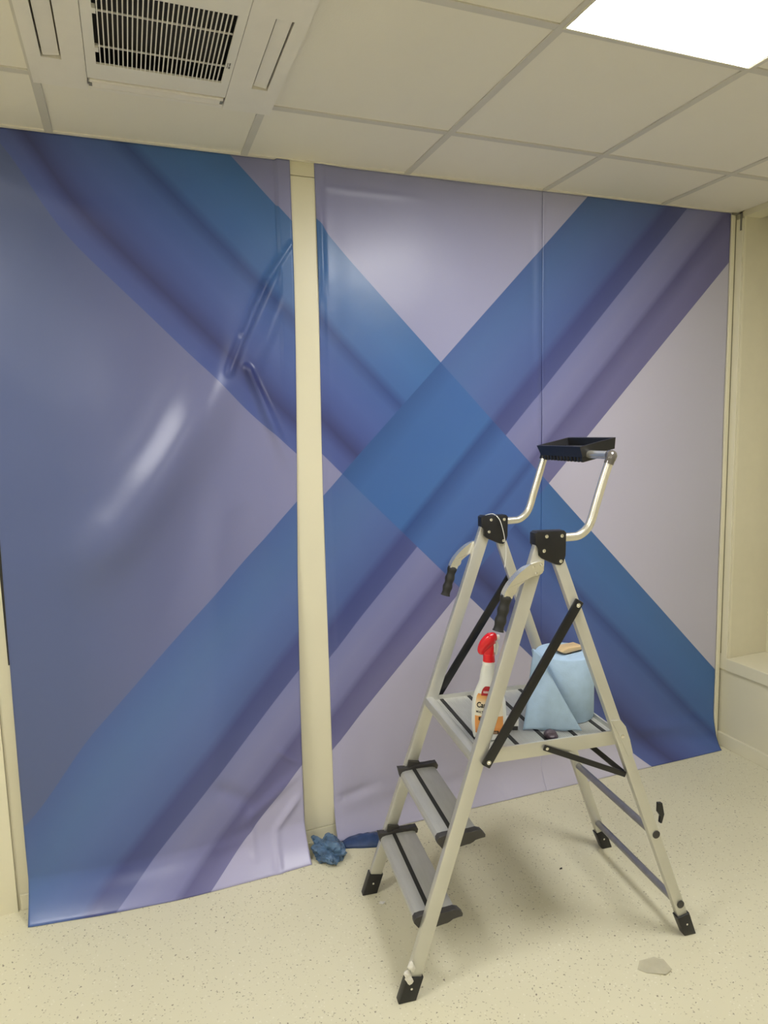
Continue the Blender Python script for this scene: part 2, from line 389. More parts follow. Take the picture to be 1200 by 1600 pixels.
# grille frame
ox0, ox1, oy0, oy1 = L(.570), L(.876), Ly(-.812), Ly(-.506)
gz = zf - .001
b = NB()
bx(b, gx0, ox0, gy0, gy1 - .062, gz, gz + .005); bx(b, ox1, gx1, gy0, gy1 - .062, gz, gz + .005)
bx(b, ox0, ox1, oy1, gy1 - .062, gz, gz + .005); bx(b, ox0, ox1, gy0, oy0, gz, gz + .005)
gf = fin('intake_grille', b, M_grille, ac)
nsl = 29
for k in range(1, nsl):
    x = ox0 + (ox1 - ox0) * k / nsl
    b = NB(); bx(b, x - .0014, x + .0014, oy0, oy1, gz + .001, gz + .0045); fin('slat', b, M_grille, gf)
for yy in (-.581, -.727):
    b = NB(); bx(b, ox0, ox1, Ly(yy) - .0018, Ly(yy) + .0018, gz + .0045, gz + .0075); fin('cross_bar', b, M_grille, gf)
b = NB(); bx(b, ox0 - .004, ox1 + .004, oy0 - .004, oy1 + .004, .03, .034); fin('filter', b, M_dark, gf)
for a, c in ((ox0 - .002, .0), (ox0 - .002, .16)):
    b = NB(); bx(b, a, a + .010, oy1 - .075 - c, oy1 - .055 - c, gz + .0008, gz + .011); fin('catch', b, M_grille, gf)
b = NB(); bx(b, gx1 - .013, gx1 - .0095, oy1 - .105, oy1 - .092, gz - .0006, gz); bx(b, gx1 - .0135, gx1 - .009, oy1 - .088, oy1 - .078, gz - .0006, gz)
bx(b, gx1 - .0175, gx1 - .0155, oy1 - .104, oy1 - .08, gz - .0006, gz); fin('grey_mark', b, M_metalgrey, gf)
# front louvre flap nearest the wall
b = NB(); y1_ = gy1 - .004; y0_ = gy1 - .058
bx(b, gx0 + .004, gx1 - .004, y0_, y1_, zf - .004, zf + .008, .002); fl_ = fin('louvre', b, M_ac, ac)
b = NB(); bx(b, gx0, gx1, gy1 - .061, gy1, zf + .009, zf + .013); fin('louvre_recess', b, M_ac, ac)
for xa_ in (gx0 + .002, gx1 - .012):
    b = NB(); bx(b, xa_, xa_ + .008, y0_ + .012, y0_ + .030, zf - .0050, zf - .003); fin('flap_pivot', b, M_metalgrey, ac)
b = NB(); bx(b, gx0 + .012, gx1 - .012, y0_ + .006, y0_ + .0085, zf - .0050, zf - .0035); bx(b, gx0 + .012, gx1 - .012, y0_ + .036, y0_ + .0385, zf - .0050, zf - .0035); fin('flap_ridge', b, M_ac, fl_)

# ------------------------------------------------------------------ printed vinyl sheets
def gs(d, s): return math.exp(-.5 * (d / s) ** 2)
def seg(px, pz, a, c):
    """signed distance to line a-c and position 0..1 along it"""
    ax, az = a; dx, dz = c[0] - ax, c[1] - az; l = math.hypot(dx, dz)
    t = ((px - ax) * dx + (pz - az) * dz) / l / l
    d = ((px - ax) * dz - (pz - az) * dx) / l
    return d, t
def win(t, e=.15): 
    return max(0, min(1, (t + e) / (2 * e))) * max(0, min(1, (1 + e - t) / (2 * e)))
def smst(a, b_, x):
    t = max(0, min(1, (x - a) / (b_ - a))); return t * t * (3 - 2 * t)
def sheet(name, x0, x1, z1, off, lean, shift, mname, label, warp=lambda x, z: 0.0, res=.0065):
    """off(x,z) = distance in front of the wall; rows run from the top down and follow the floor at the end"""
    nx = int((x1 - x0) / res); nz = int(z1 / res)
    bm = NB(); uvl = bm.loops.layers.uv.new('UVMap'); G = []; U = {}
    for i in range(nx + 1):
        xx = x0 + (x1 - x0) * i / nx; col = []; acc = 0; pr = None
        for j in range(nz + 1):
            zz = z1 * (1 - j / nz)
            y = -off(xx, zz); z = max(zz, .0016)
            p = Vector((xx + lean(xx, zz), y, z))
            if pr is not None: acc += math.hypot(p.y - pr.y, p.z - pr.z)
            pr = p
            if zz > .15: acc = z1 - zz
            v = bm.verts.new(p); U[v] = (xx + warp(xx, zz), z1 - acc); col.append(v)
        G.append(col)
    for i in range(nx):
        for j in range(nz):
            f = bm.faces.new((G[i][j], G[i][j + 1], G[i + 1][j + 1], G[i + 1][j])); f.smooth = True
            for l in f.loops: l[uvl].uv = U[l.vert]
    me = bpy.data.meshes.new(name); bm.to_mesh(me); bm.free()
    o = link(name, me, print_mat(mname, shift)); tag(o, label, 'wallpaper')
    sd = o.modifiers.new('thickness', 'SOLIDIFY'); sd.thickness = .0009; sd.offset = 0
    return o
def nz_(x, z, s, k=0): return noise.noise(Vector((x * s + k, z * s, k * 1.7)))
ARC = []
for q_ in range(91):
    t_ = q_ / 90; ARC.append(((1 - t_) ** 2 * .28 + 2 * t_ * (1 - t_) * .68 + t_ * t_ * .90, (1 - t_) ** 2 * 1.13 + 2 * t_ * (1 - t_) * 1.38 + t_ * t_ * 2.0))
def arc(x, z):
    if z < .85 or z > 2.3: return 1.0, 0.0
    k = min(range(91), key=lambda q: (x - ARC[q][0]) ** 2 + (z - ARC[q][1]) ** 2)
    k0, k1 = max(0, k - 1), min(90, k + 1)
    tx, tz = ARC[k1][0] - ARC[k0][0], ARC[k1][1] - ARC[k0][1]; l = math.hypot(tx, tz)
    vx, vz_ = x - ARC[k][0], z - ARC[k][1]
    return (vx * tz - vz_ * tx) / l, (k + (vx * tx + vz_ * tz) / l / .0125) / 90
def off_left(x, z):
    u = (x - .19) / .98
    y = .006 + .055 * smst(2.5, 1.2, z) * (0.4 + .6 * math.sin(math.pi * min(1, max(0, u)) )) * .8
    y += .034 * smst(1.3, .3, z) * max(0, min(1, u)) ** .7
    # broad diagonal billow
    d, t = arc(x, z); y += .046 * gs(d - .060, .055 + .018 * (1 - t)) * smst(0, .3, t) * smst(.98, .66, t)
    d, t = seg(x, z, (.55, .9), (.88, 1.7)); y -= .010 * gs(d - .10, .05) * win(t, .4)
    # sharp creases from the right edge
    for a, c, A in (((1.175, 2.27), (1.08, 2.13), .016), ((1.08, 2.13), (1.035, 2.04), .018), ((1.035, 2.04), (.985, 1.93), .016), ((.985, 1.93), (.93, 1.80), .010)):
        d, t = seg(x, z, a, c); y += A * 1.15 * gs(d, .0085) * win(t, .08)
    d, t = seg(x, z, (1.17, 2.17), (1.03, 1.84)); y += .010 * gs(d, .018) * win(t, .25)
    d, t = seg(x, z, (.995, 1.83), (1.12, 1.53)); y += .022 * gs(d, .008 + .008 * max(0, t)) * (win(t, .04) if t < .5 else win(t, .3))
    d, t = seg(x, z, (1.03, 1.45), (1.06, 1.1)); y += .006 * gs(d, .04) * win(t, .3)
    d, t = seg(x, z, (.90, 1.75), (.84, .6)); y += .012 * gs(d, .045) * win(t, .3)
    d, t = seg(x, z, (.90, 1.31), (1.0, 1.37)); y += .002 * gs(d, .012) * win(t, .2)
    d, t = seg(x, z, (1.0, .9), (.78, .35)); y += .010 * gs(d, .06) * win(t, .3)
    d, t = seg(x, z, (.19, 2.42), (.55, 2.30)); y += .005 * gs(d, .03) * win(t, .3)
    # crumples at the lower right
    for a, c, A, s in (((.93, .17), (1.13, .30), .010, .014), ((.97, .06), (.96, .20), .007, .010), ((1.06, .12), (1.15, .22), .010, .010), ((1.06, .12), (1.05, .0), .008, .010), ((.8, .1), (.98, .12), .006, .015), ((1.08, .42), (1.15, .36), .004, .008), ((.84, .33), (.97, .24), -.010, .022)):
        d, t = seg(x, z, a, c); y += A * gs(d, s) * win(t, .2)
    f = max(0, (.125 - z) / .125)
    y += (.084 + .012 * u) * f ** 1.65
    y += .003 * nz_(x, z, 5) * smst(2.5, 2.2, z)
    return max(y, .020 if 1.12 < x and z > .0 else .004)
def lean_left(x, z): return -(.052 * smst(2.3, .2, z)) * (.35 + .65 * smst(.2, 1.15, x))
sheet('wallpaper_sheet', .19, 1.172, 2.5366, off_left, lean_left, .095, 'printed_vinyl_left', 'creased blue and mauve wallpaper sheet hanging loose left of the cream pillar', warp=lambda x, z: -.1 * smst(.55, .25, x) * smst(2.1, 2.5, z) - .03 * smst(1.7, 1.4, z) - .06 * smst(.45, .2, x) * smst(1.1, .4, z))
def off_mid(x, z):
    y = .0175 if x < 1.29 else .0175 - .009 * smst(1.29, 1.4, x)
    u = (x - 1.26) / 1.95
    f = max(0, (.13 - z) / .13); y += (.040 + .018 * u) * f ** 1.7
    d, t = seg(x, z, (1.268, 2.42), (1.266, 2.12)); y += .010 * gs(d, .009) * win(t, .2)
    y += .003 * gs(z - 2.46, .008) * smst(1.28, 1.32, x) * smst(1.75, 1.5, x)
    y += .004 * gs(x - 2.188, .010) * smst(1.45, 1.7, z) * smst(2.48, 2.40, z)
    y += .0016 * gs(x - 1.285, .006)
    for a, c, A, s in (((1.26, .15), (1.42, .175), -.006, .016), ((1.3, .12), (1.8, .16), .004, .02), ((1.95, .16), (2.02, .0), .004, .008)):
        d, t = seg(x, z, a, c); y += A * gs(d, s) * win(t, .2)
    return max(y + .002 * nz_(x, z, 3, 3), .0165 if x < 1.285 else .004)
sheet('wallpaper_sheet', 1.250, 2.213, 2.5366, off_mid, lambda x, z: .010 * smst(1.3, 2.2, z) * smst(1.32, 1.26, x) + .0 , 0.0, 'printed_vinyl_middle', 'wallpaper sheet with a large blue diagonal cross hanging right beside the cream pillar')
def off_right(x, z):
    u = (x - 1.26) / 1.95
    f = max(0, (.13 - z) / .13); y = .0105 + (.040 + .026 * u) * f ** 1.7
    d, t = seg(x, z, (2.75, .17), (3.21, .10)); y += .012 * gs(d, .03) * win(t, .2)
    y += .0018 * gs(x - 2.213, .005) * smst(1.2, 1.6, z)
    y += .0025 * nz_(x, z, 2.5, 5) * smst(2.5, 2.3, z)
    return max(y, .004)
sheet('wallpaper_sheet', 2.2085, 3.2125, 2.5366, off_right, lambda x, z: -.01 * smst(.12, .0, z) * smst(3.0, 3.2, x), 0.0, 'printed_vinyl_right', 'wallpaper sheet at the right corner behind the ladder, pale mauve with blue corner below')

# ------------------------------------------------------------------ step ladder
LO = Vector((1.70497, -.65687, 0)); LYAW = math.radians(-6.3447)
lad = empty('step_ladder', LO, LYAW); tag(lad, 'aluminium platform step ladder with black brackets, grip handles and a tool tray', 'ladder')
def vz(z): return .2425 - .036 * z / 1.28       # half width at the outer face
RT = .022
def fu(z): return -.466 + .339 * z              # front rail centre
def ru(z): return .457 - .362 * z               # rear rail centre
for s in (-1, 1):          # s=-1 is the side nearer the viewer
    z0, z1 = .035, 1.262
    b = NB(); beam(b, (fu(z0), s * (vz(z0) - RT / 2), z0), (fu(z1), s * (vz(z1) - RT / 2), z1), (1, 0, 0), .041, RT, .003)
    fin('front_rail', b, M_alu, lad, smooth=30)
    z1 = 1.235
    b = NB(); beam(b, (ru(z0), s * (vz(z0) - RT / 2), z0), (ru(z1), s * (vz(z1) - RT / 2), z1), (1, 0, 0), .034, RT, .003)
    fin('rear_rail', b, M_alu, lad, smooth=30)
    # feet
    for uf, k in ((fu, 1), (ru, -1)):
        yc = s * (vz(0.03) - RT / 2); w = .024 if k > 0 else .021
        zt = .072; c0 = uf(0.0); c1 = uf(zt)
        b = NB()
        pr = [(c0 - w - .002 * k, .0), (c0 + w + .001, 0.0), (c1 + w, zt - (.006 if k > 0 else -.004)), (c1 - w, zt + (.004 if k > 0 else -.006))]
        prism(b, pr, yc - .0145, yc + .0145, .003)
        ft = fin('foot', b, M_black, lad, smooth=30)
        b = NB(); disc(b, ((c0 + c1) / 2, yc - .0143, zt * .55), (0, -1, 0), .0035, .0015); fin('screw', b, M_chrome, ft)
    # hinge bracket
    yo, yi = s * (vz(1.27) + .004), s * (vz(1.27) - .032)
    poly = [(-.060, 1.300), (-.052, 1.305), (.030, 1.303), (.036, 1.297), (.0345, 1.232), (.027, 1.211), (.018, 1.205), (.005, 1.207), (-.040, 1.228), (-.050, 1.238), (-.051, 1.262), (-.060, 1.268)]
    b = NB(); prism(b, poly, min(yo, yi), max(yo, yi), .0035)
    hb = fin('hinge_bracket', b, M_black, lad, smooth=30)
    fy = min(yo, yi) if True else yo
    for q in ((-.026, 1.290), (.021, 1.289), (-.034, 1.250), (.018, 1.217)):
        b = NB(); disc(b, (q[0], fy + .0004, q[1]), (0, -1, 0), .0052, .003); fin('rivet', b, M_chrome, hb)
    # grip handle: flattened plate riveted on the rail, bent tube, black grip
    def gy(z): return s * (vz(z) + .004)
    out_ = smoothpath([(-.034, 0, 1.2235), (-.075, 0, 1.2165), (-.107, 0, 1.201), (-.136, 0, 1.1755), (-.155, 0, 1.150), (-.1635, 0, 1.130)], 4)
    in_ = smoothpath([(-.1390, 0, 1.121), (-.1280, 0, 1.1480), (-.1010, 0, 1.1700), (-.074, 0, 1.1800), (-.050, 0, 1.1820), (-.036, 0, 1.194)], 4)
    b = NB(); prism(b, [(p.x, p.z) for p in out_ + in_], 0, .018, .005)
    for v in b.verts:
        k = min(1, max(0, (-.07 - v.co.x) / .03)); v.co.y = gy(v.co.z) + (v.co.y - .009) * (.35 + 1.0 * k)
    gh = fin('grip_arm', b, M_tube, lad, smooth=50)
    for q in ((-.043, 1.212), (-.068, 1.207), (-.060, 1.189)):
        b = NB(); disc(b, (q[0], gy(q[1]) - .0045, q[1]), (0, -1, 0), .0045, .003); fin('rivet', b, M_chrome, gh)
    b = NB(); gp = smoothpath([(-.149, gy(1.13), 1.133), (-.158, gy(1.1), 1.100), (-.167, gy(1.07), 1.068), (-.176, gy(1.04), 1.036)], 7)
    rr = [.0150 + .0014 * math.sin(i * .95) for i in range(len(gp))]; rr[0] = .0135; rr[-1] = .0165; rr[-2] = .0145
    tube(b, gp, rr, 16); fin('hand_grip', b, M_rubber, lad, smooth=50)
    # black folding brace
    yb0 = s * (vz(.66) + .007)
    b = NB(); beam(b, (-.222, yb0, .655), (.074, s * (vz(1.09) + .007), 1.101), (1, 0, 0), .027, .011, .003)
    br = fin('folding_brace', b, M_blackmet, lad, smooth=30)
    for q in ((-.214, .668), (.066, 1.089)):
        yy = s * (vz(q[1]) + .007) - .0055
        b = NB(); disc(b, (q[0], yy, q[1]), (0, -1, 0), .0065, .004); disc(b, (q[0], yy - .003, q[1]), (0, -1, 0), .003, .003); fin('bolt', b, M_chrome, br)
    # platform bracket on rear rail with bolt
    b = NB(); yk = s * (vz(.68) + .001)
    prism(b, [(.176, .733), (.208, .731), (.226, .708), (.241, .665), (.252, .622), (.236, .612), (.202, .69)], yk - .002, yk + .002, .001)
    pb = fin('pivot_plate', b, M_alu, lad)
    b = NB(); disc(b, (.215, yk - .002, .680), (0, -1, 0), .006, .004); fin('bolt', b, M_chrome, pb)
    # side strut from platform to rear rail
    ys = s * .208
    if s < 0:
        b = NB(); beam(b, (-.034, ys - .008, .676), (.236, -.214, .551), (0, 0, 1), .017, .006, .002)
        st = fin('side_strut', b, M_blackmet, lad)
        b = NB(); disc(b, (-.026, ys - .011, .673), (0, -1, 0), .0048, .003); fin('bolt', b, M_chrome, st)
        b = NB(); beam(b, (.125, -.06, .652), (.234, -.205, .553), (1, 0, 0), .018, .006, .002); fin('side_strut', b, M_blackmet, lad)
    else:
        b = NB(); beam(b, (-.034, ys + .004, .676), (.236, .214, .551), (0, 0, 1), .017, .006, .002); fin('side_strut', b, M_blackmet, lad)
    # rear cross-bar plugs
    for z in (.352, .108):
        b = NB(); disc(b, (ru(z) + .004, s * vz(z) , z), (0, s, 0), .0125, .003, 16, .85); fin('plug', b, M_cap, lad)
# rear cross bars
for z in (.352, .108):
    b = NB(); tube(b, [(ru(z), -(vz(z) - RT), z), (ru(z), vz(z) - RT, z)], .0115, 14); fin('cross_bar', b, M_steel, lad, smooth=50)
b = NB(); prism(b, [(.352, .44), (.366, .438), (.374, .40), (.366, .372), (.360, .374), (.362, .395), (.352, .41)], -.215, -.205); fin('latch', b, M_black, lad)
# guard rail: two bent arms, elbows, cross tube
for s in (-1, 1):
    yv = s * .193
    pts = [(.020, yv, 1.281), (.060, yv, 1.281), (.085, yv, 1.284), (.108, yv, 1.300), (.123, yv, 1.325), (.138, yv, 1.372), (.160, yv, 1.440), (.177, yv * 1.01, 1.490)]
    b = NB(); tube(b, smoothpath(pts, 5), .0125, 16); fin('guard_arm', b, M_tube, lad, smooth=50)
    b = NB(); pe = smoothpath([(.175, yv * 1.01, 1.484), (.181, yv * 1.015, 1.500), (.186, yv * 1.0, 1.508), (.186, yv * .93, 1.509)], 5)
    tube(b, pe, [.0140] * 4 + [.0150] * (len(pe) - 8) + [.0140] * 4, 16); fin('elbow', b, M_black if s > 0 else mat('smoky_clear_joint', (.10, .09, .08), .12, spec=.8, coat=.5), lad, smooth=50)
b = NB(); tube(b, [(.186, -.190, 1.508), (.186, .190, 1.508)], .0120, 16); fin('guard_bar', b, M_tube, lad, smooth=50)
# tool tray, tilted, open recess, ribbed underside
def tray():
    r = empty('tool_tray', (.150, 0, 1.531)); r.parent = lad
    r.rotation_euler = (0, math.radians(-12), 0)
    b = NB(); u1 = .123; v0, v1 = -.082, .195; t = .009; d = .040
    def ring(x0, x1, y0, y1, z): return [b.verts.new(p) for p in ((x0, y0, z), (x1, y0, z), (x1, y1, z), (x0, y1, z))]
    o0 = ring(0, u1, v0, v1, 0); o1 = ring(.006, u1 - .006, v0 + .006, v1 - .006, -d + .006); i0 = ring(t, u1 - t, v0 + t, v1 - t, 0); i1 = ring(t + .004, u1 - t - .004, v0 + t + .004, v1 - t - .004, -.024)
    for a, c in ((o0, o1), (i0, o0), (i1, i0)):
        for k in range(4): b.faces.new((a[k], a[(k + 1) % 4], c[(k + 1) % 4], c[k]))
    b.faces.new(o1); b.faces.new(i1)
    body = fin('tray_body', b, M_black, r)
    b = NB()
    for k in range(12):
        y = v0 + .014 + k * .021
        if y > v1 - .02: break
        bx(b, .004, .060, y - .0065, y + .0065, -.050, -.033, .003)
    fin('tray_ribs', b, M_black, r)
    b = NB(); bx(b, .030, .085, .03, .105, -.0235, -.020, .001); fin('paper_slip', b, mat('pale_slip', (.42, .42, .36), .6), r)
    return r
# the tray hangs on the ladder as a part
tr = tray()
# platform
pz = .678
b = NB()
yw = .2065
for s in (-1, 1): bx(b, -.252, .213, s * yw - .003, s * yw + .003, .648, .692, .0015)
bx(b, .209, .215, -yw, yw, .655, .690, .001)
fin('platform_frame', b, M_alu, lad, smooth=30)
b = NB(); prism(b, [(-.225, .650), (-.250, .652), (-.258, .662), (-.260, .676), (-.255, .688), (-.246, .692), (-.232, .690), (-.225, pz)], -yw, yw)
fin('platform_nosing', b, M_tread, lad, smooth=40)
xs = [-.225, -.207, -.107, -.012, .083, .178, .209]
grips = [-.200, -.100, -.005, .090, .185]
edges = [-.225] + [g + d for g in grips for d in (-.0065, .0065)] + [.209]
for a, c in zip(edges[::2], edges[1::2]):
    b = NB(); n = max(2, int((c - a) / .006)); st = (c - a) / n; poly = []
    for k in range(n):
        poly += [(a + k * st + .0006, pz), (a + (k + 1) * st - .0012, pz), (a + (k + 1) * st - .0006, pz - .0012)]
    poly += [(c, pz - .004), (c, pz - .014), (a, pz - .014), (a, pz - .004)]
    prism(b, poly, -yw + .003, yw - .003); fin('platform_plank', b, M_tread, lad)
for g in grips:
    b = NB(); bx(b, g - .0062, g + .0062, -yw + .003, yw - .003, pz - .012, pz + .001, .0008); fin('grip_strip', b, M_strip, lad)
# two treads
def tread(zt, uc):
    hw_ = vz(zt) - RT - .003
    top = [(-.063, -.020), (-.062, -.010), (-.056, -.003), (-.045, .0), (-.020, .0015), (-.0215, -.001), (-.0085, -.001), (-.008, .0020), (.02, .0022), (.05, .001), (.060, -.003), (.064, -.012)]
    bot = [(.061, -.012), (.057, -.006), (.02, -.003), (-.02, -.004), (-.045, -.005), (-.055, -.010), (-.059, -.020)]
    b = NB(); prism(b, [(uc + x, zt + z) for x, z in top + bot], -hw_ + .012, hw_ - .012)
    td = fin('tread', b, M_tread, lad, smooth=25)
    b = NB(); bx(b, uc - .0215, uc - .0085, -hw_ + .012, hw_ - .012, zt - .002, zt + .003, .0008); fin('grip_strip', b, M_strip, td)
    for s in (-1, 1):
        y0, y1 = sorted((s * (hw_ - .016), s * (hw_ + .006)))
        prof = [(-.071, .012), (-.058, .010), (-.044, .006), (-.030, .007), (-.012, .012), (.008, .014), (.030, .012), (.048, .011), (.066, .014), (.072, .002), (.069, -.010), (.040, -.012), (.022, -.016), (.020, -.030), (-.012, -.034), (-.034, -.028), (-.055, -.030), (-.064, -.020)] if s > 0 else \
               [(-.068, .000), (-.062, .008), (-.048, .009), (-.020, .009), (.010, .004), (.030, .006), (.052, .009), (.066, .004), (.078, -.010), (.077, -.018), (.046, -.018), (.040, -.026), (.030, -.030), (.000, -.030), (-.015, -.038), (-.042, -.040), (-.050, -.034), (-.068, -.010)]
        b = NB(); prism(b, [(uc + x, zt + z) for x, z in prof], y0, y1, .002); fin('end_cap', b, M_cap, lad, smooth=30)
        b = NB(); yw_ = s * (vz(zt) - RT / 2 - .0)
        # collar round the rail above the cap
        z0 = zt + .010
        if s > 0:
            beam(b, (fu(z0) + .004, s * (vz(z0) - RT - .004), z0 - .008), (fu(z0 + .014) + .004, s * (vz(z0) - RT - .004), z0 + .014), (1, 0, 0), .040, .012, .002); fin('rail_collar', b, M_cap, lad)
        else: b.free()
tread(.222, -.366); tread(.447, -.292)
# ladder label: no writing readable

# white string over the far bracket
b = NB(); pp = [(-.045, 1.303), (-.030, 1.308), (-.012, 1.307), (-.001, 1.292), (.010, 1.262), (.018, 1.225), (.023, 1.181), (.021, 1.150), (.017, 1.126)]
y_ = .165
tube(b, smoothpath([(u, y_ + (.02 if i < 3 else 0), z) for i, (u, z) in enumerate(pp)], 5), .0013, 6)
o = fin('string', b, M_str, None, LO, LYAW, smooth=60); tag(o, 'thin white string hanging over the far black ladder bracket', 'string')

# ------------------------------------------------------------------ things on the platform
def lp(u, v, z=0):     # ladder coordinates (v towards the viewer) to world
    c, s = math.cos(LYAW), math.sin(LYAW); y = -v
    return Vector((LO.x + u * c - y * s, LO.y + u * s + y * c, z))
PT = pz + .0013
# spray bottle
bo = empty('spray_bottle', lp(-.160, .112, PT), math.radians(-29)); tag(bo, 'white trigger spray bottle with red head and orange label on the ladder platform', 'bottle')
prof = [(0, .040, .022), (.003, .046, .026), (.012, .0485, .0275), (.046, .0515, .028), (.08, .051, .028), (.113, .049, .028), (.140, .0420, .0265), (.167, .0305, .024), (.180, .0240, .0215), (.195, .0205, .0190), (.210, .0195, .018), (.232, .0175, .0165)]
def boxy(th): # superellipse
    c, s = math.cos(th), math.sin(th); e = .8
    return math.copysign(abs(c) ** e, c), math.copysign(abs(s) ** e, s)
def body_at(z):
    for (z0, a0, b0), (z1, a1, b1) in zip(prof, prof[1:]):
        if z0 <= z <= z1:
            t = (z - z0) / (z1 - z0); return a0 + (a1 - a0) * t, b0 + (b1 - b0) * t
    return prof[-1][1:]
b = NB(); n = 32; rings = []
dense = [prof[0]] + [(z, *body_at(z)) for z in (.003, .007, .012, .03, .046, .06, .08, .1, .113, .125, .14, .15, .16, .167, .175, .18, .19, .2, .21, .22, .232)]
for z, a, d in dense:
    rings.append([b.verts.new((a * boxy(2 * math.pi * k / n)[0] + (.004 * math.sin((z - .17) / .05 * math.pi) if .17 < z < .22 else 0) * -1, d * boxy(2 * math.pi * k / n)[1], z)) for k in range(n)])
for r0, r1 in zip(rings, rings[1:]):
    for k in range(n): b.faces.new((r0[k], r0[(k + 1) % n], r1[(k + 1) % n], r1[k]))
b.faces.new(rings[0][::-1]); b.faces.new(rings[-1])
fin('bottle_body', b, M_bottle, bo, smooth=60)
def surf_y(x, z, e=.0006):
    a, d = body_at(z); t = min(.999, abs(x) / a); c = t ** (1 / .8)
    return -d * (math.sqrt(max(0, 1 - c * c)) ** .8) - e
def patch(name, m, xl, xr, z0, z1, e, parent, nx=14, nz=16, shape=None):
    b = NB(); uvl = b.loops.layers.uv.new('UVMap'); G = []
    for j in range(nz + 1):
        z = z0 + (z1 - z0) * j / nz; row = []
        l, r = (xl, xr) if shape is None else shape(z)
        for i in range(nx + 1):
            x = l + (r - l) * i / nx; row.append((b.verts.new((x, surf_y(x, z, e), z)), (i / nx, j / nz)))
        G.append(row)
    for j in range(nz):
        for i in range(nx):
            q = (G[j][i], G[j][i + 1], G[j + 1][i + 1], G[j + 1][i]); f = b.faces.new([a[0] for a in q]); f.smooth = True
            for l_, a in zip(f.loops, q): l_[uvl].uv = a[1]
    bmesh.ops.recalc_face_normals(b, faces=b.faces[:])
    me = bpy.data.meshes.new(name); b.to_mesh(me); b.free(); return link(name, me, m, parent)
def lshape(z):
    a, _ = body_at(z); k = .80
    w = a * k
    if z > .138: w = min(w, .033 - (z - .138) * .5)
    return -w, w
lab = patch('label', M_label, 0, 0, .022, .143, .0006, bo, shape=lshape)
def seal_shape(z):  # rounded top
    t = (z - .138) / .029; w = .018 * math.sqrt(max(.02, 1 - t * t)) if t > 0 else .018
    return -.004 - w, -.004 + w
patch('label_seal', M_lab_red, 0, 0, .138, .166, .0011, lab, shape=seal_shape)
patch('label_seal_print', M_lab_wht, -.016, .006, .146, .1485, .0016, lab, 6, 2)
patch('label_seal_print', M_lab_wht, -.016, .007, .150, .1515, .0016, lab, 6, 2)
patch('label_box', M_lab_blk, -.030, -.002, .062, .073, .0011, lab, 8, 4)
for k, (a, c, z) in enumerate(((-.027, -.006, .0645), (-.026, -.008, .069))): patch('label_box_print', M_lab_wht, a, c, z, z + .0017, .0016, lab, 6, 1)
patch('label_box', M_lab_blk, -.034, .028, .022, .032, .0011, lab, 10, 4)
for z in (.024, .0275): patch('label_box_print', M_label, -.028, .024, z, z + .0015, .0016, lab, 8, 1)
for z in (.044, .0475, .051): patch('label_small_print', M_lab_red, -.026, -.010 + (z * 7 % .01), z, z + .0012, .0012, lab, 6, 1)
def text_on(txt, x, z, size, m, name, sx=1.0, bold=0.0, shear=0.0):
    cu = bpy.data.curves.new(name, 'FONT'); cu.body = txt; cu.size = size; cu.align_x = 'LEFT'; cu.offset = bold; cu.shear = shear; cu.resolution_u = 3
    ob = bpy.data.objects.new(name, cu); COL.objects.link(ob)
    dg = bpy.context.evaluated_depsgraph_get(); me = bpy.data.meshes.new_from_object(ob.evaluated_get(dg)); bpy.data.objects.remove(ob)
    bm = NB(); bm.from_mesh(me); bmesh.ops.triangulate(bm, faces=bm.faces[:]); bmesh.ops.subdivide_edges(bm, edges=[e for e in bm.edges if e.calc_length() > size * .2], cuts=2)
    for v in bm.verts:
        px, pz_ = x + v.co.x * sx, z + v.co.y; v.co = Vector((px, surf_y(px, pz_, .0014), pz_))
    me2 = bpy.data.meshes.new(name); bm.to_mesh(me2); bm.free(); me2.materials.clear(); link(name, me2, m, lab)
text_on('Caro', -.0360, .102, .023, M_lab_blk, 'label_word', sx=.76, bold=.0007, shear=.12)
text_on('MULTI-S', -.0375, .085, .0095, M_lab_blk, 'label_word', sx=.82, bold=.0002)
# spray head
b = NB(); tube(b, [(0, 0, .226), (0, 0, .2345)], .0185, 20); fin('neck_ring', b, M_whitepl, bo, smooth=40)
b = NB(); tube(b, [(.001, 0, .233), (.001, 0, .252), (.001, 0, .258)], [.0178, .0172, .015], 20); fin('collar', b, M_red, bo, smooth=40)
b = NB()
hp = smoothpath([(-.022, -.001, .254), (-.018, 0, .266), (-.010, 0, .282), (.002, .001, .296), (.014, .002, .305), (.024, .003, .307)], 5)
n = len(hp); rr = []
for i in range(n):
    t = i / (n - 1); rr.append(.006 + .0165 * math.sin(min(1, t * 1.55) * math.pi / 2) ** .6 - .012 * max(0, t - .72) / .28)
tube(b, hp, rr, 20, flat=.82)
bx(b, -.014, .016, -.012, .012, .250, .286, .005)
fin('spray_head', b, M_red, bo, smooth=60)
b = NB(); tube(b, [(.018, .002, .305), (.030, .004, .306), (.033, .004, .306)], [.0085, .008, .005], 16); bx(b, .014, .020, -.009, .009, .262, .302, .003); fin('nozzle', b, M_whitepl, bo, smooth=40)
b = NB(); tube(b, smoothpath([(.020, .002, .297), (.0245, .003, .280), (.022, .003, .264), (.020, .003, .254)], 5), [.005] * 16, 10); fin('trigger', b, M_whitepl, bo, smooth=40)

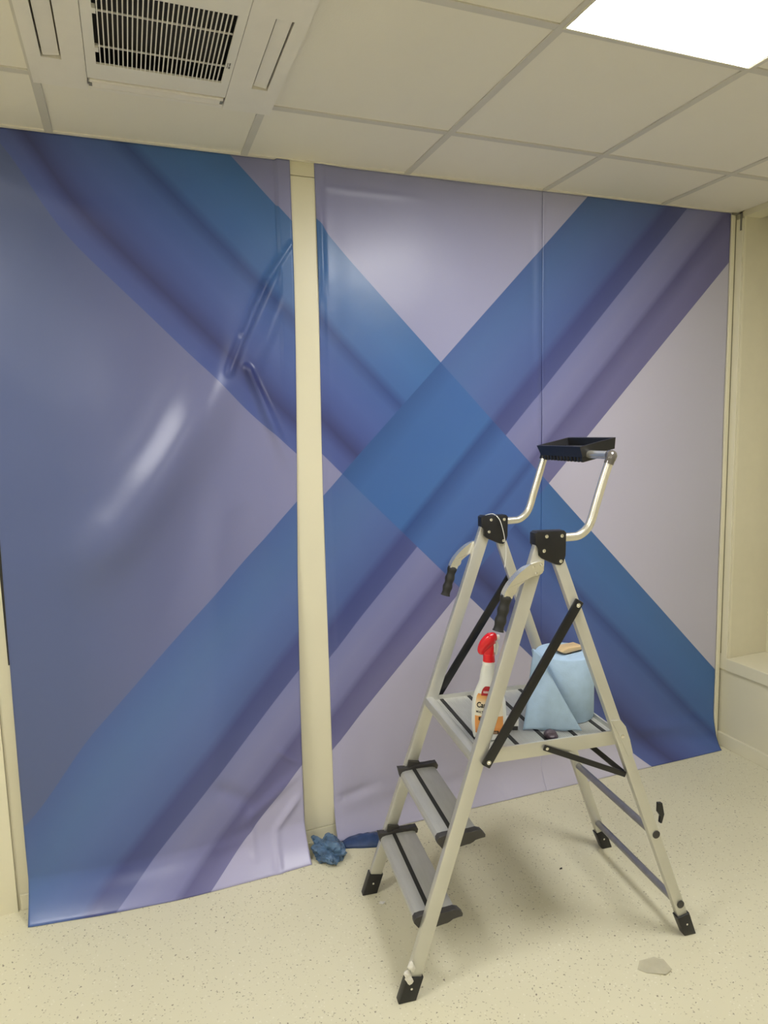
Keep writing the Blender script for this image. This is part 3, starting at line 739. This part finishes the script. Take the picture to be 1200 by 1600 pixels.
# paper roll
RC = lp(.140, .020, PT); ro = empty('paper_roll', RC, 0); tag(ro, 'thick roll of light blue paper towel standing on the ladder platform', 'paper roll')
R0, R1, RHt = .091, .024, .203
b = NB(); n = 64
def ringc(r, z, wob=0): return [b.verts.new((r * (1 + wob * .006 * math.sin(3 * a + 1)) * math.cos(a), r * math.sin(a), z)) for a in (2 * math.pi * k / n for k in range(n))]
rs = [ringc(R1, .003), ringc(R0 - .002, 0, 1), ringc(R0, .003, 1), ringc(R0, RHt * .5, 1), ringc(R0, RHt - .003, 1), ringc(R0 - .003, RHt, 1), ringc(.06, RHt - .001), ringc(R1, RHt - .002), ringc(R1, .003)]
for r0, r1 in zip(rs, rs[1:]):
    for k in range(n): b.faces.new((r0[k], r0[(k + 1) % n], r1[(k + 1) % n], r1[k]))
fin('roll_body', b, M_paper, ro, smooth=50)
b = NB(); tube(b, [(0, 0, .004), (0, 0, RHt - .006)], R1 - .0005, 24, caps=True); fin('roll_core', b, M_core, ro, smooth=50)
# the loose end of the roll, falling over the platform edge side
b = NB(); c2 = lambda u, v, z: lp(u, v, z) - RC
topL, topR = c2(.036, .012, .898), c2(.040, .088, .860)
botL, botR = c2(-.047, .104, PT + .002), c2(.118, .166, PT + .002)
nu, nv = 18, 22; G = []
for j in range(nv + 1):
    t = j / nv; row = []
    for i in range(nu + 1):
        s_ = i / nu
        p = topL.lerp(topR, s_).lerp(botL.lerp(botR, s_), t)
        bulge = .030 * math.sin(math.pi * t) * math.sin(math.pi * s_) 
        p = p + Vector((-.25, -.6, 0)) * (bulge - .012 * math.sin(2 * math.pi * t) * (1 - s_))
        p.z += .012 * math.sin(math.pi * s_) * (1 - t)
        p.z = max(p.z, .0012) + (.004 * abs(math.sin(s_ * 9)) if t > .97 else 0)
        row.append(b.verts.new(p))
    G.append(row)
for j in range(nv):
    for i in range(nu): b.faces.new((G[j][i], G[j + 1][i], G[j + 1][i + 1], G[j][i + 1]))
o = fin('loose_end', b, M_paper, ro, smooth=70); sd = o.modifiers.new('thickness', 'SOLIDIFY'); sd.thickness = .0006
# crumpled edge linking roll and loose end
b = NB(); G = []
for j in range(9):
    t = j / 8; row = []
    for i in range(8):
        s_ = i / 7
        a = Vector((-.0855, .030, .196)).lerp(Vector((-.0855, .030, .135)), t)
        e = c2(.036, .012 + .035 * t, .898 - .02 * t)
        m_ = c2(.030, -.010, .893 - .05 * t)
        p = a * (1 - s_) ** 2 + m_ * 2 * s_ * (1 - s_) + e * s_ ** 2
        p = p + Vector((noise.noise(p * 60) * .003, noise.noise(p * 70 + Vector((3, 1, 2))) * .003, 0))
        row.append(b.verts.new(p))
    G.append(row)
for j in range(8):
    for i in range(7): b.faces.new((G[j][i], G[j + 1][i], G[j + 1][i + 1], G[j][i + 1]))
o = fin('crumpled_fold', b, M_paper, ro, smooth=70); sd = o.modifiers.new('thickness', 'SOLIDIFY'); sd.thickness = .0006

# wooden scraper block lying on the roll
wbk = empty('smoothing_block', lp(.150, .024, PT + RHt + .001), math.radians(8)); tag(wbk, 'small pale wooden block with dark felt edge on top of the paper roll', 'wooden block')
b = NB(); prism(b, [(-.044, .009), (-.038, .0035), (-.030, .003), (.040, .003), (.042, .008), (.040, .0165), (-.020, .0175), (-.036, .015)], -.022, .022, .002)
fin('wood_body', b, M_wood, wbk, smooth=35)
b = NB(); bx(b, -.034, .040, -.019, .019, 0, .0035, .001); fin('felt_pad', b, M_felt, wbk)

# small white box with black lower band between bottle and roll
wbx = empty('small_box', lp(-.075, .075, PT), math.radians(-24)); tag(wbx, 'small white box with a black lower band behind the spray bottle', 'box')
b = NB(); bx(b, -.024, .024, -.016, .016, .012, .034, .002); fin('box_lid', b, M_whitepl, wbx)
b = NB(); bx(b, -.022, .022, -.015, .015, 0, .0125, .001); fin('box_base', b, M_black, wbx)
# dark crumpled scrap of film by the loose paper
b = NB(); r = bmesh.ops.create_icosphere(b, subdivisions=3, radius=1)
for v in b.verts:
    k = 1 + .25 * noise.noise(v.co * 1.2)
    v.co = Vector((v.co.x * .021 * k, v.co.y * .017 * k, max(0, (v.co.z + .6) * .016 * k)))
o = fin('film_scrap', b, M_purple, None, lp(.012, .172, PT), math.radians(-30)); tag(o, 'small dark crumpled film scrap under the loose blue paper on the platform', 'film scrap')

# ------------------------------------------------------------------ things on the floor
def crumple(name, m, loc, sx, sy, sz, seed, rz, label, cat, amp=.5, sub=5, fr=1.6):
    b = NB(); bmesh.ops.create_icosphere(b, subdivisions=sub, radius=1)
    for v in b.verts:
        p = v.co.copy(); o1 = Vector((seed, seed * 2.1, -seed))
        k = 1 + amp * noise.noise(p * fr + o1) - .25 * abs(noise.noise(p * 3.3 + o1)) - .14 * abs(noise.noise(p * 6.5 + o1))
        q = p * k
        v.co = Vector((q.x * sx, q.y * sy, max(.0, (q.z + .55) * sz)))
    o = fin(name, b, m, None, loc, rz, smooth=35); tag(o, label, cat); return o
crumple('crumpled_cloth', M_cloth, (1.192, -.125, 0), .058, .085, .042, 2.3, .35, 'light blue crumpled cloth heaped on the floor at the foot of the pillar', 'cloth', .45)
# flat navy piece tucked under the middle sheet
b = NB(); G = []
base = [(1.262, -.085), (1.30, -.085), (1.34, -.090), (1.38, -.098), (1.415, -.106), (1.435, -.11)]
for i in range(25):
    t = i / 24; k = t * 5; a = int(min(4, k)); f = k - a
    cx = base[a][0] * (1 - f) + base[a + 1][0] * f; cy = base[a][1] * (1 - f) + base[a + 1][1] * f
    w = .016 + .034 * math.sin(math.pi * min(1, t * .75 + .06)); row = []
    for j in range(11):
        s_ = j / 10 - .5
        z = .003 + .022 * math.cos(s_ * math.pi) * (.5 + .5 * math.sin(t * 3)) + .006 * noise.noise(Vector((t * 9, s_ * 5, 1)))
        row.append(b.verts.new((cx, cy + s_ * 2 * w, max(.0012, z if abs(s_) < .5 else .0012))))
    G.append(row)
for i in range(24):
    for j in range(10): b.faces.new((G[i][j], G[i + 1][j], G[i + 1][j + 1], G[i][j + 1]))
o = fin('crumpled_cloth', b, M_cloth2, smooth=60); tag(o, 'dark navy strip of cloth lying flat under the middle wallpaper sheet', 'cloth'); o.modifiers.new('thickness', 'SOLIDIFY').thickness = .001
# scraps
def scrap(name, m, loc, pts, h, rz, label, cat, th=.0006):
    b = NB(); vs = [b.verts.new((x, y, h * z + .001)) for x, y, z in pts]; c = b.verts.new((sum(p[0] for p in pts) / len(pts), sum(p[1] for p in pts) / len(pts), h * .4 + .001))
    for k in range(len(vs)): b.faces.new((vs[k], vs[(k + 1) % len(vs)], c))
    o = fin(name, b, m, None, loc, rz); o.modifiers.new('thickness', 'SOLIDIFY').thickness = th; tag(o, label, cat); return o
scrap('paper_scrap', M_scrap, (1.288, -.447, .0005), [(-.012, -.002, .5), (-.004, .006, 1), (.006, .004, .3), (.012, -.003, 1), (.002, -.006, 0)], .006, 0, 'tiny white paper scrap on the floor beside the far front ladder foot', 'paper scrap')
scrap('clear_film', M_film, (1.935, -1.005, .0002), [(-.050, -.003, .2), (-.030, .022, 1), (.020, .030, .5), (.045, .018, .2), (.048, -.022, .3), (.020, -.038, 1), (-.030, -.020, .1)], .004, math.radians(-12), 'dull crumpled piece of clear film on the floor right of the near ladder foot', 'film scrap', .0003)
scrap('dark_chip', M_felt, (1.950, -.527, .0002), [(-.006, -.002, 0), (-.002, .003, .5), (.007, .002, 1), (.005, -.003, 0)], .003, 0, 'tiny dark chip on the floor in the ladder shadow', 'chip')
b = NB(); pf = lp(fu(.09) - .024, .247, 0); 
for k, (x, y, z, s_) in enumerate(((0, 0, .075, .014), (-.006, .0, .092, .012), (.006, -.002, .112, .013))):
    r = bmesh.ops.create_icosphere(b, subdivisions=2, radius=s_)
    for v in r['verts']: v.co = Vector((v.co.x * .8 * (1 + noise.noise(v.co * 90)), v.co.y * .5, v.co.z * (1.2 + noise.noise(v.co * 70 + Vector((k, 0, 0)))))) + Vector((x, y, z))
o = fin('tissue_wad', b, M_scrap, None, pf, 0); tag(o, 'white tissue wad stuck behind the nearest front ladder foot', 'tissue')
